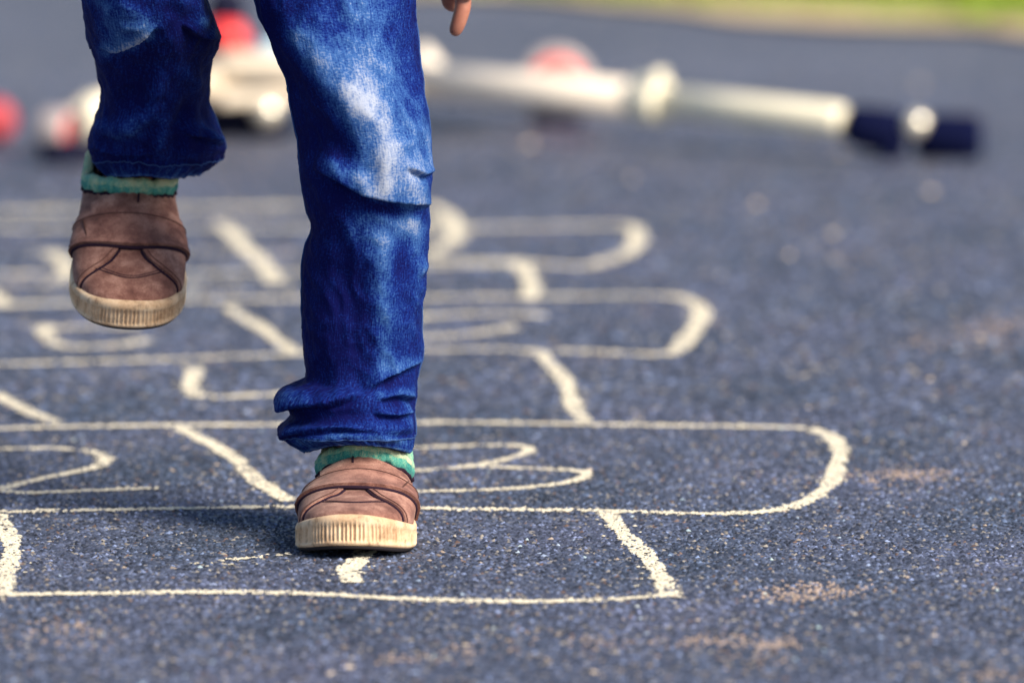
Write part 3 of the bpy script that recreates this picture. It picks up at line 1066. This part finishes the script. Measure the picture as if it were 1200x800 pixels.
wear_shade_L = [
    ('w', [(352, 45), (388, 85), (422, 125)], 0.34, 13), ('w', [(415, -40), (430, 30), (442, 90), (458, 150), (462, 190)], 0.44, 50), ('w', [(425, 110), (442, 160), (462, 215), (485, 238)], 0.26, 18),
    ('w', [(300, 20), (335, 100), (368, 165), (400, 190)], -0.30, 28), ('w', [(370, 230), (372, 330), (378, 450)], -0.22, 34), ('w', [(420, 242), (470, 250), (500, 252)], -0.30, 8),  # negative strokes paint shade down the inner side and under the knee fold
    ('w', [(375, 185), (420, 208), (440, 220)], 0.40, 12), ('w', [(430, 262), (460, 268), (485, 262)], 0.38, 22), ('w', [(448, 280), (447, 340), (450, 430)], 0.26, 10),
    ('w', [(485, 265), (496, 330), (490, 380)], 0.22, 12), ('w', [(455, 430), (490, 425)], 0.25, 10), ('w', [(445, 462), (485, 458)], 0.22, 6), ('w', [(350, 522), (400, 514), (470, 520)], 0.28, 6),
    ('w', [(502, 150), (506, 190)], 0.35, 8), ('w', [(330, 466), (360, 470)], 0.18, 8), ('w', [(480, 470), (488, 520)], 0.25, 8),
]
YL = [(-330, ankL.y + 0.055), (-150, ankL.y + 0.025), (0, ankL.y), (120, ankL.y - 0.018), (220, ankL.y - 0.020), (300, ankL.y - 0.006), (420, ankL.y + 0.002), (540, ankL.y - 0.002)]
fullL, FL, wL, dimL, VdL, NL = leg_mesh(rowsL, YL, [(-330, 1.5), (0, 1.15), (220, 1.1), (420, 1.08), (532, 1.1)], foldsL, wear_shade_L, 0.08, 3)

rowsR = [(-330, 40, 300), (-240, 58, 275), (-150, 78, 250), (-70, 92, 238), (-30, 96, 238), (0, 98, 241), (15, 99, 246), (30, 100, 253), (45, 102, 257), (58, 106, 252), (70, 110, 245), (90, 114, 242), (110, 117, 240), (122, 115, 242), (135, 109, 247), (150, 106, 257), (165, 105, 266), (176, 106, 268), (186, 112, 261), (196, 121, 244), (204, 130, 232)]
foldsR = [
    ('lip', [(118, 55), (140, 57), (165, 48), (185, 30)], 3.6, 26, 16),
    ('ridge', [(125, 0), (150, 22), (168, 40)], 2.6, 22),
    ('lip', [(215, 30), (235, 46), (260, 48)], 3.0, 14, 10),
    ('ridge', [(205, -10), (228, 10), (245, 36)], 2.2, 12),
    ('ridge', [(112, 150), (150, 150), (178, 128), (188, 80)], 3.2, 11),
    ('ridge', [(140, 125), (165, 115), (170, 70)], -3.0, 14),
    ('ridge', [(186, 190), (190, 150), (205, 105)], 2.4, 9),
    ('ridge', [(205, 190), (212, 150), (222, 110)], -2.0, 10),
    ('ridge', [(215, 85), (228, 95), (236, 120)], 2.0, 9),
    ('lip', [(105, 172), (140, 182), (180, 184)], 2.4, 14, 8),
    ('lip', [(215, 158), (240, 162), (270, 172)], 2.6, 10, 7),
    ('ridge', [(240, 150), (258, 165), (262, 182)], 2.0, 7),
]
wearR = [
    ('w', [(130, 58), (155, 52), (170, 42)], 0.55, 11), ('w', [(140, 20), (160, 30), (168, 38)], 0.32, 20), ('w', [(112, 2), (126, 6)], 0.3, 8), ('w', [(235, 25), (250, 38)], 0.25, 6),
    ('w', [(112, 145), (140, 156), (160, 148)], 0.16, 12), ('w', [(240, 145), (262, 168)], 0.22, 6), ('w', [(186, 180), (192, 140)], 0.10, 6),
]
YR = [(-330, ankR.y - 0.05), (-200, ankR.y - 0.10), (-80, ankR.y - 0.13), (0, ankR.y - 0.115), (100, ankR.y - 0.055), (204, ankR.y + 0.0)]
fullR, FR, wR, dimR, VdR, NR = leg_mesh(rowsR, YR, [(-330, 1.6), (-60, 1.5), (0, 1.4), (120, 1.25), (204, 1.15)], foldsR, wearR, 0.03, 5, arch_h=0.003)

# the seat of the jeans, above the picture: an oval from the hips to the waist
hipL, hipR = VdL[0].mean(0), VdR[0].mean(0)
pc = (hipL + hipR) / 2
seat = []
nS = 80
for k, (dz, rx, ry, oy) in enumerate([(-0.050, 0.030, 0.035, 0.0), (-0.035, 0.085, 0.060, 0.0), (-0.01, 0.118, 0.072, 0.0), (0.03, 0.122, 0.075, 0), (0.07, 0.113, 0.072, 0.0), (0.11, 0.104, 0.068, 0), (0.115, 0.100, 0.064, 0)]):
    for j in range(nS):
        a_ = 2 * math.pi * j / nS
        seat.append((pc[0] + rx * math.cos(a_), pc[1] + oy + ry * math.sin(a_), pc[2] + dz))
Fs = [tuple(reversed(f)) for f in grid_faces(7, nS)]
JV = [tuple(v_) for v_ in fullL] + [tuple(v_) for v_ in fullR] + seat
JF = FL + [tuple(i + len(fullL) for i in f) for f in FR] + [tuple(i + len(fullL) + len(fullR) for i in f) for f in Fs]
jeans = pobj('jeans', JV, JF, DEN)
fix_normals(jeans)
wattr = jeans.data.attributes.new('wear_shade', 'FLOAT_COLOR', 'POINT')
wall = np.concatenate([wL, wR, np.full(len(seat), 0.15)])
wc = np.repeat(np.clip(wall, 0, 1)[:, None], 4, 1); wc[:, 3] = 1
wattr.data.foreach_set('color', wc.astype(np.float32).ravel())
# weave coordinates in metres: round the leg and down it
uv = np.zeros((len(JV), 2))
for off, (nr_, nc_) in ((0, dimL), (len(fullL), dimR)):
    ii, jj = np.divmod(np.arange(nr_ * nc_), nc_)
    uv[off:off + nr_ * nc_, 0] = ((jj - nc_ * 0.25) % nc_) / nc_ * 0.27
    uv[off:off + nr_ * nc_, 1] = ii * 0.0011
o_ = len(fullL) + len(fullR)
uv[o_:, 0] = np.array([p[0] for p in seat]); uv[o_:, 1] = np.array([p[2] for p in seat])
uvl = jeans.data.uv_layers.new(name='weave')
li = np.zeros(len(jeans.data.loops), np.int32)
jeans.data.loops.foreach_get('vertex_index', li)
uvl.data.foreach_set('uv', uv[li].astype(np.float32).ravel())


def seam_on(Vd, Nn, jcol, i0, i1, name, wobble=0):
    pts = [Vd[i, jcol % Vd.shape[1]] + Nn[i, jcol % Vd.shape[1]] * 0.0003 for i in range(i0, i1, 3)]
    Vv, Ff = tube(pts, 0.00065, 5)
    o = pobj(name, Vv, Ff, M_THREAD.m, jeans)
    o.data.transform(Matrix.Identity(4))
    return o


for Vd, Nn in ((VdL, NL), (VdR, NR)):
    nr_ = Vd.shape[0]
    seam_on(Vd, Nn, 4, 10, nr_ - 3, 'side_seam')
    seam_on(Vd, Nn, 86, 10, nr_ - 70, 'inner_seam')
    hr = nr_ - int(0.0115 / 0.0011)
    pts = [Vd[hr, j] + Nn[hr, j] * 0.0003 for j in range(0, Vd.shape[1])]
    pts.append(pts[0])
    Vv, Ff = tube(pts, 0.0004, 5, cap=False)
    pobj('hem_stitch', Vv, Ff, M_THREAD.m, jeans)

# ---- the body: one skinned figure --------------------------------
pel = Vector(pc) + Vector((0, 0, 0.03))
kneeL = Vector(VdL[int(VdL.shape[0] * 0.62)].mean(0)); kneeR = Vector(VdR[int(VdR.shape[0] * 0.55)].mean(0))
hL, hR = Vector(hipL) + Vector((-0.01, 0, 0.01)), Vector(hipR) + Vector((0.01, 0, 0.01))
footL = mw @ Vector((0, 0.062, 0.022)); footR = mw2 @ Vector((0, 0.062, 0.022))
heelL = mw @ Vector((0, 0.128, 0.024)); heelR = mw2 @ Vector((0, 0.128, 0.024))
aL = ankL + Vector((0, 0, 0.01)); aR = ankR + Vector((0, 0, 0.012))
HY = 4.44
sk_v, sk_e, sk_r = [], [], []


def jt(p, r, par=None):
    sk_v.append(Vector(p)); sk_r.append(r if hasattr(r, '__len__') else (r, r))
    if par is not None: sk_e.append((par, len(sk_v) - 1))
    return len(sk_v) - 1


J0 = jt(pel, (0.085, 0.060))
w_ = jt(pel + Vector((0, 0, 0.09)), (0.078, 0.055), J0)
ch = jt(pel + Vector((0, 0.004, 0.18)), (0.088, 0.062), w_)
ub = jt(pel + Vector((0, 0.006, 0.245)), (0.070, 0.050), ch)
nk = jt(pel + Vector((0, 0.0, 0.285)), 0.032, ub)
hd0 = jt(pel + Vector((0, -0.008, 0.325)), (0.058, 0.060), nk)
hd1 = jt(pel + Vector((0, -0.006, 0.385)), (0.072, 0.078), hd0)
hd2 = jt(pel + Vector((0, -0.004, 0.440)), (0.060, 0.066), hd1)
ns = jt(pel + Vector((0, -0.088, 0.365)), 0.008, hd1)
for sd in (-1, 1):
    jt(pel + Vector((sd * 0.078, 0.004, 0.370)), 0.010, hd1)
for hip, kn, an_, hl, ft in ((hL, kneeL, aL, heelL, footL), (hR, kneeR, aR, heelR, footR)):
    a_ = jt(hip, 0.042, J0)
    b_ = jt(kn, 0.028, a_)
    c_ = jt(kn.lerp(an_, 0.4), 0.027, b_)
    d_ = jt(an_, 0.0195, c_)
    e_ = jt(an_.lerp(hl, 0.7), 0.017, d_)
    f_ = jt(ft, (0.012, 0.008), e_)


def hand(wr, par, tipmap):
    """palm and five fingers; tipmap: chains of places with radii"""
    for chn in tipmap:
        p = par
        for q_, r__ in chn:
            p = jt(q_, r__, p)


# child's left arm (picture right), hanging, index finger pointing down
shL = pel + Vector((0.098, 0.004, 0.225))
elL = at(566, -330, HY + 0.03)
wrL = at(548, -120, HY)
a_ = jt(shL, 0.030, ub)
b_ = jt(elL, 0.022, a_)
c_ = jt(wrL, (0.017, 0.013), b_)
pm = jt(at(540, -68, HY), (0.013, 0.022), c_)
kn_ = jt(at(536, -38, HY), (0.011, 0.020), pm)


def chain(pts, par):
    p = par
    for (x, y, dY, r) in pts:
        p = jt(at(x, y, HY + dY), r, p)


chain([(542, -16, -0.018, 0.0062), (543, 8, -0.021, 0.0058), (537, 28, -0.020, 0.0054), (531, 43, -0.017, 0.0043)], kn_)       # index
chain([(531, -14, -0.006, 0.0064), (526, 4, -0.006, 0.0060), (530, 9, 0.003, 0.0056), (536, -2, 0.007, 0.0048)], kn_)          # middle, curled
chain([(528, -16, 0.007, 0.0062), (524, 0, 0.009, 0.0058), (530, 3, 0.016, 0.0052)], kn_)
chain([(528, -22, 0.018, 0.0056), (525, -8, 0.021, 0.0050), (530, -6, 0.026, 0.0044)], kn_)
chain([(549, -44, -0.020, 0.0072), (550, -18, -0.026, 0.0064), (547, 2, -0.027, 0.0052)], pm)                                   # thumb leaves the palm's side
# child's right arm, raised out for balance
shR = pel + Vector((-0.098, 0.004, 0.225))
elR = shR + Vector((-0.12, 0.0, -0.07)); wrR = elR + Vector((-0.11, -0.06, 0.02))
a_ = jt(shR, 0.030, ub); b_ = jt(elR, 0.022, a_); c_ = jt(wrR, (0.016, 0.013), b_)
pmR = jt(wrR + Vector((-0.03, -0.016, 0)), (0.020, 0.011), c_)
for k in range(4):
    o2 = Vector((-0.02, -0.022 + k * 0.010, 0.0))
    p1 = jt(sk_v[pmR] + o2, 0.0060, pmR); p2 = jt(sk_v[pmR] + o2 * 1.2 + Vector((-0.016, -0.004, -0.003)), 0.0055, p1); jt(sk_v[pmR] + o2 * 1.2 + Vector((-0.028, -0.006, -0.012)), 0.0048, p2)
p1 = jt(sk_v[pmR] + Vector((0.002, -0.026, 0.0)), 0.0065, pmR); jt(sk_v[pmR] + Vector((-0.012, -0.038, -0.002)), 0.0052, p1)

me = bpy.data.meshes.new('body')
me.from_pydata([tuple(p - POFF) for p in sk_v], sk_e, [])
me.materials.append(M_SKIN.m)
body = bpy.data.objects.new('body', me)
col.objects.link(body)
body.parent = person
md = body.modifiers.new('Skin', 'SKIN')
md.branch_smoothing = 0.2
md.use_smooth_shade = True
for i, r__ in enumerate(sk_r):
    me.skin_vertices[0].data[i].radius = r__
    me.skin_vertices[0].data[i].use_root = (i == 0)
sd_ = body.modifiers.new('Subdivision', 'SUBSURF')
sd_.levels = 2; sd_.render_levels = 2

# ---- shirt and hair, above the picture ---------------------------
SV, SF = [], []
for dz, rx, ry in [(0.055, 0.118, 0.084), (0.08, 0.112, 0.078), (0.13, 0.106, 0.072), (0.19, 0.106, 0.074), (0.235, 0.098, 0.066), (0.262, 0.062, 0.048), (0.272, 0.042, 0.040)]:
    for j in range(48):
        a_ = 2 * math.pi * j / 48
        SV.append(pel + Vector((rx * math.cos(a_), ry * math.sin(a_) + 0.004, dz + 0.002 * math.sin(5 * a_))))
SF = [tuple(reversed(f)) for f in grid_faces(7, 48)]
parts_ = [(SV, SF)]
for s0, e_, w__ in ((shL, elL, wrL), (shR, elR, wrR)):
    parts_.append(tube([s0 + (pel + Vector((0, 0, 0.2)) - s0) * 0.25, s0, s0.lerp(e_, 0.5), e_, e_.lerp(w__, 0.45), e_.lerp(w__, 0.82), e_.lerp(w__, 0.84)], [0.042, 0.042, 0.036, 0.031, 0.028, 0.025, 0.021], 20, cap=False))
V, F = merge(parts_)
shirt = pobj('shirt', V, F, M_SHIRT.m)
HV = []
for i in range(9):
    f_ = i / 8 * R(108)
    for j in range(40):
        a_ = 2 * math.pi * j / 40
        rr_ = 1 + 0.04 * math.sin(7 * a_ + i)
        HV.append(pel + Vector((0, 0.008, 0.40)) + Vector((0.082 * rr_ * math.sin(f_ if math.sin(a_) > -0.2 else f_ * 0.72) * math.cos(a_), 0.090 * rr_ * math.sin(f_ if math.sin(a_) > -0.2 else f_ * 0.72) * math.sin(a_), 0.092 * math.cos(f_ if math.sin(a_) > -0.2 else f_ * 0.72))))
hair = pobj('hair', HV, grid_faces(9, 40), M_HAIR.m)
fix_normals(hair)

# ------------------------------------------------------------------ the folded kick scooter behind the child
scoot = empty('kick_scooter', G(400, 150))
tag(scoot, 'white kick scooter with red hubs folded down on the asphalt', 'scooter')
SOFF = Vector(scoot.location)


def sobj(name, VF, mat, parent=None, smooth=True):
    V, F = VF
    o = mesh_obj(name, [Vector(p) - SOFF for p in V], F, mat, parent or scoot, smooth)
    fix_normals(o)
    return o


def wheel(c, yaw, r=0.041, w=0.024):
    """a wheel with its axle pointing away from the camera, turned by yaw"""
    def place(VF):
        m_ = Matrix.Translation(c) @ Matrix.Rotation(yaw, 4, 'Z')
        return [m_ @ Vector(p) for p in VF[0]], VF[1]
    h = w / 2
    t = sobj('wheel', place(lathe([(r * 0.74, -h * 0.85), (r * 0.84, -h), (r * 0.93, -h * 0.85), (r, -h * 0.35), (r, h * 0.35), (r * 0.93, h * 0.85), (r * 0.84, h), (r * 0.74, h * 0.85)], 40)), M_TYRE.m)
    sobj('hub', place(lathe([(0.0001, -h * 1.05), (r * 0.25, -h * 1.05), (r * 0.45, -h * 0.80), (r * 0.73, -h * 0.95), (r * 0.76, -h * 0.7), (r * 0.76, h * 0.7), (r * 0.73, h * 0.95), (r * 0.25, h), (0.0001, h)], 36)), M_RED.m, t)
    sobj('axle_bolt', place(lathe([(0.0001, -h * 1.6), (r * 0.14, -h * 1.6), (r * 0.16, -h * 1.0), (r * 0.16, h * 1.0), (0.0001, h * 1.5)], 16)), M_SILVER.m, t)
    return t


# rear wheel, seen above and below the stem
gR = G(652, 143)
wr_c = gR + Vector((0, 0, 0.041))
wheel(wr_c, R(6))
# two front wheels
gF1 = G(283, 158); gF2 = G(70, 188)
wheel(gF1 + Vector((0, 0, 0.044)), R(10), 0.044)
wheel(gF2 + Vector((0, 0, 0.027)), R(60), 0.027, 0.036)
f1, f2 = gF1 + Vector((0, 0, 0.044)), gF2 + Vector((0, 0, 0.027))
# front axle truck between them, and its red covers
mid = f1.lerp(f2, 0.5)
sobj('front_axle', tube([f1, f1.lerp(f2, 0.15) + Vector((0, 0, 0.018)), mid + Vector((0, 0, 0.022)), f1.lerp(f2, 0.85) + Vector((0, 0, 0.016)), f2], [0.012, 0.017, 0.020, 0.017, 0.012], 16), M_DECK.m)
sobj('fender', tube([at(238, 52, f1.y - 0.01), at(258, 44, f1.y - 0.02), at(275, 44, f1.y - 0.02), at(290, 56, f1.y - 0.01)], [0.010, 0.019, 0.019, 0.008], 16), M_RED.m)
sobj('steering_knob', tube([at(262, 26, f1.y + 0.01), at(266, 4, f1.y + 0.01), at(268, -12, f1.y + 0.01)], [0.022, 0.021, 0.014], 16), M_BLACK.m)
sobj('clip', tube([at(296, 62, f1.y - 0.02), at(330, 56, f1.y - 0.02)], [0.010, 0.010], 12), plain('pale_blue_plastic', (0.35, 0.55, 0.70), 0.4).m)
sobj('fork', tube([at(240, 84, f1.y - 0.04), at(280, 80, f1.y - 0.05), at(345, 84, f1.y - 0.05), at(420, 86, f1.y - 0.05)], [0.018, 0.020, 0.018, 0.018], 16), M_DECK.m)
sobj('axle_cap', lathe([(0.0001, -0.012), (0.013, -0.010), (0.015, 0.0), (0.015, 0.008), (0.0001, 0.010)], 20, 'y', at(312, 132, f1.y - 0.07)), M_SILVER.m)
sobj('strut', tube([at(96, 168, f2.y - 0.02), at(108, 140, f2.y - 0.02), at(116, 112, f2.y - 0.02)], [0.010, 0.013, 0.013], 14), M_STEMY.m)
# deck: a shallow board from the front truck to the rear wheel, lying low behind the stem
dk0, dk1 = f1.lerp(f2, 0.25) + Vector((0, 0, 0.006)), wr_c + Vector((-0.05, 0, 0.004))
dv = (dk1 - dk0); L_ = dv.length
mdk = Matrix.Translation(dk0.lerp(dk1, 0.5)) @ dv.to_track_quat('X', 'Z').to_matrix().to_4x4()
V, F = box((0, 0, 0), (L_, 0.095, 0.016), 0.006)
sobj('deck', ([mdk @ p for p in V], F), M_DECK.m)
V, F = box((0, 0, 0.0095), (L_ * 0.8, 0.08, 0.002), 0.0006)
sobj('grip_tape', ([mdk @ p for p in V], F), M_BLACK.m)
sobj('rear_fork', tube([dk1 + Vector((-0.02, 0.02, 0)), dk1 + Vector((0.02, 0.02, 0)), wr_c + Vector((0, 0.02, 0))], [0.009, 0.009, 0.008], 12), M_DECK.m)
# stem: a thick lower tube, a clamp collar, a brighter upper tube, lying forward over the deck
SY0, SY1 = G(500, 152).y, G(1000, 186).y
pA, pB, pC = at(470, 94, SY0), at(765, 118, SY0 + (SY1 - SY0) * 0.53), at(984, 141, SY1)
sobj('lower_stem', tube([pA, pA.lerp(pB, 0.5), pB], 0.0195, 28), M_STEMW.m)
sobj('folding_joint', tube([at(488, 58, SY0), at(500, 78, SY0), at(500, 96, SY0), at(496, 112, SY0)], [0.013, 0.018, 0.020, 0.014], 20), M_STEMW.m)
sobj('upper_stem', tube([pB - (pC - pB) * 0.03, pB.lerp(pC, 0.5), pC, pC + (pC - pB).normalized() * 0.006], [0.0165, 0.0165, 0.0165, 0.012], 28), M_STEMY.m)
dirS = (pC - pB).normalized()
cl = sobj('clamp', tube([pB - dirS * 0.022, pB - dirS * 0.020, pB + dirS * 0.012, pB + dirS * 0.016], [0.021, 0.0245, 0.0245, 0.021], 28), M_STEMY.m)
sobj('clamp_lever', tube([pB + Vector((0, -0.02, 0.018)), pB + Vector((0.004, -0.012, 0.026)), pB + Vector((0.012, 0.0, 0.028))], [0.006, 0.007, 0.005], 12), M_STEMY.m, cl)
# handlebar end: junction, lever, metal ring and foam grip, resting on the ground
sobj('handlebar_joint', tube([at(990, 144, SY1), at(1004, 148, SY1), at(1040, 155, SY1), at(1062, 156, SY1)], [0.017, 0.0225, 0.0245, 0.020], 20), M_BLUE.m)
sobj('brake_lever', tube([at(1040, 160, SY1), at(1044, 176, SY1 - 0.01), at(1046, 190, SY1 - 0.02)], [0.012, 0.011, 0.008], 14), M_BLUE.m)
sobj('ring', tube([at(1062, 140, SY1 - 0.015), at(1068, 144, SY1 - 0.015), at(1080, 148, SY1 - 0.015), at(1084, 150, SY1 - 0.015)], [0.010, 0.0135, 0.0135, 0.010], 20), M_SILVER.m)
sobj('grip', tube([at(1074, 158, SY1), at(1086, 160, SY1), at(1136, 164, SY1), at(1146, 165, SY1), at(1150, 165, SY1)], [0.018, 0.0240, 0.0262, 0.025, 0.017], 20), M_BLUE.m)

# black tubes added low under the wheels to paint the shade there
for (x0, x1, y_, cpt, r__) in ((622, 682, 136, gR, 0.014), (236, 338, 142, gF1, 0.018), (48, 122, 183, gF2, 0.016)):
    sobj('shade_block', tube([at(x0, y_, cpt.y - 0.035), at(x0 + 8, y_, cpt.y - 0.035), at(x1 - 8, y_, cpt.y - 0.035), at(x1, y_, cpt.y - 0.035)], [r__ * 0.6, r__, r__, r__ * 0.6], 16), M_BLACK.m)

# red ball at the side of the scooter
gb_ = G(-6, 168)
nb, Vb, Fb = 24, [], []
for i in range(13):
    f_ = math.pi * i / 12
    for j in range(nb):
        a_ = 2 * math.pi * j / nb
        r__ = 0.024 * (1 - 0.02 * abs(math.cos(f_ * 6)))
        Vb.append(Vector((max(math.sin(f_), 1e-4) * math.cos(a_), max(math.sin(f_), 1e-4) * math.sin(a_), math.cos(f_))) * r__ + Vector((0, 0, 0.024)))
ball = mesh_obj('toy_ball', Vb, grid_faces(13, nb), plain('dull_red_rubber', (0.42, 0.05, 0.07), 0.6).m)
fix_normals(ball)
ball.location = gb_
tag(ball, 'small red ball on the asphalt beside the scooter wheel', 'ball')
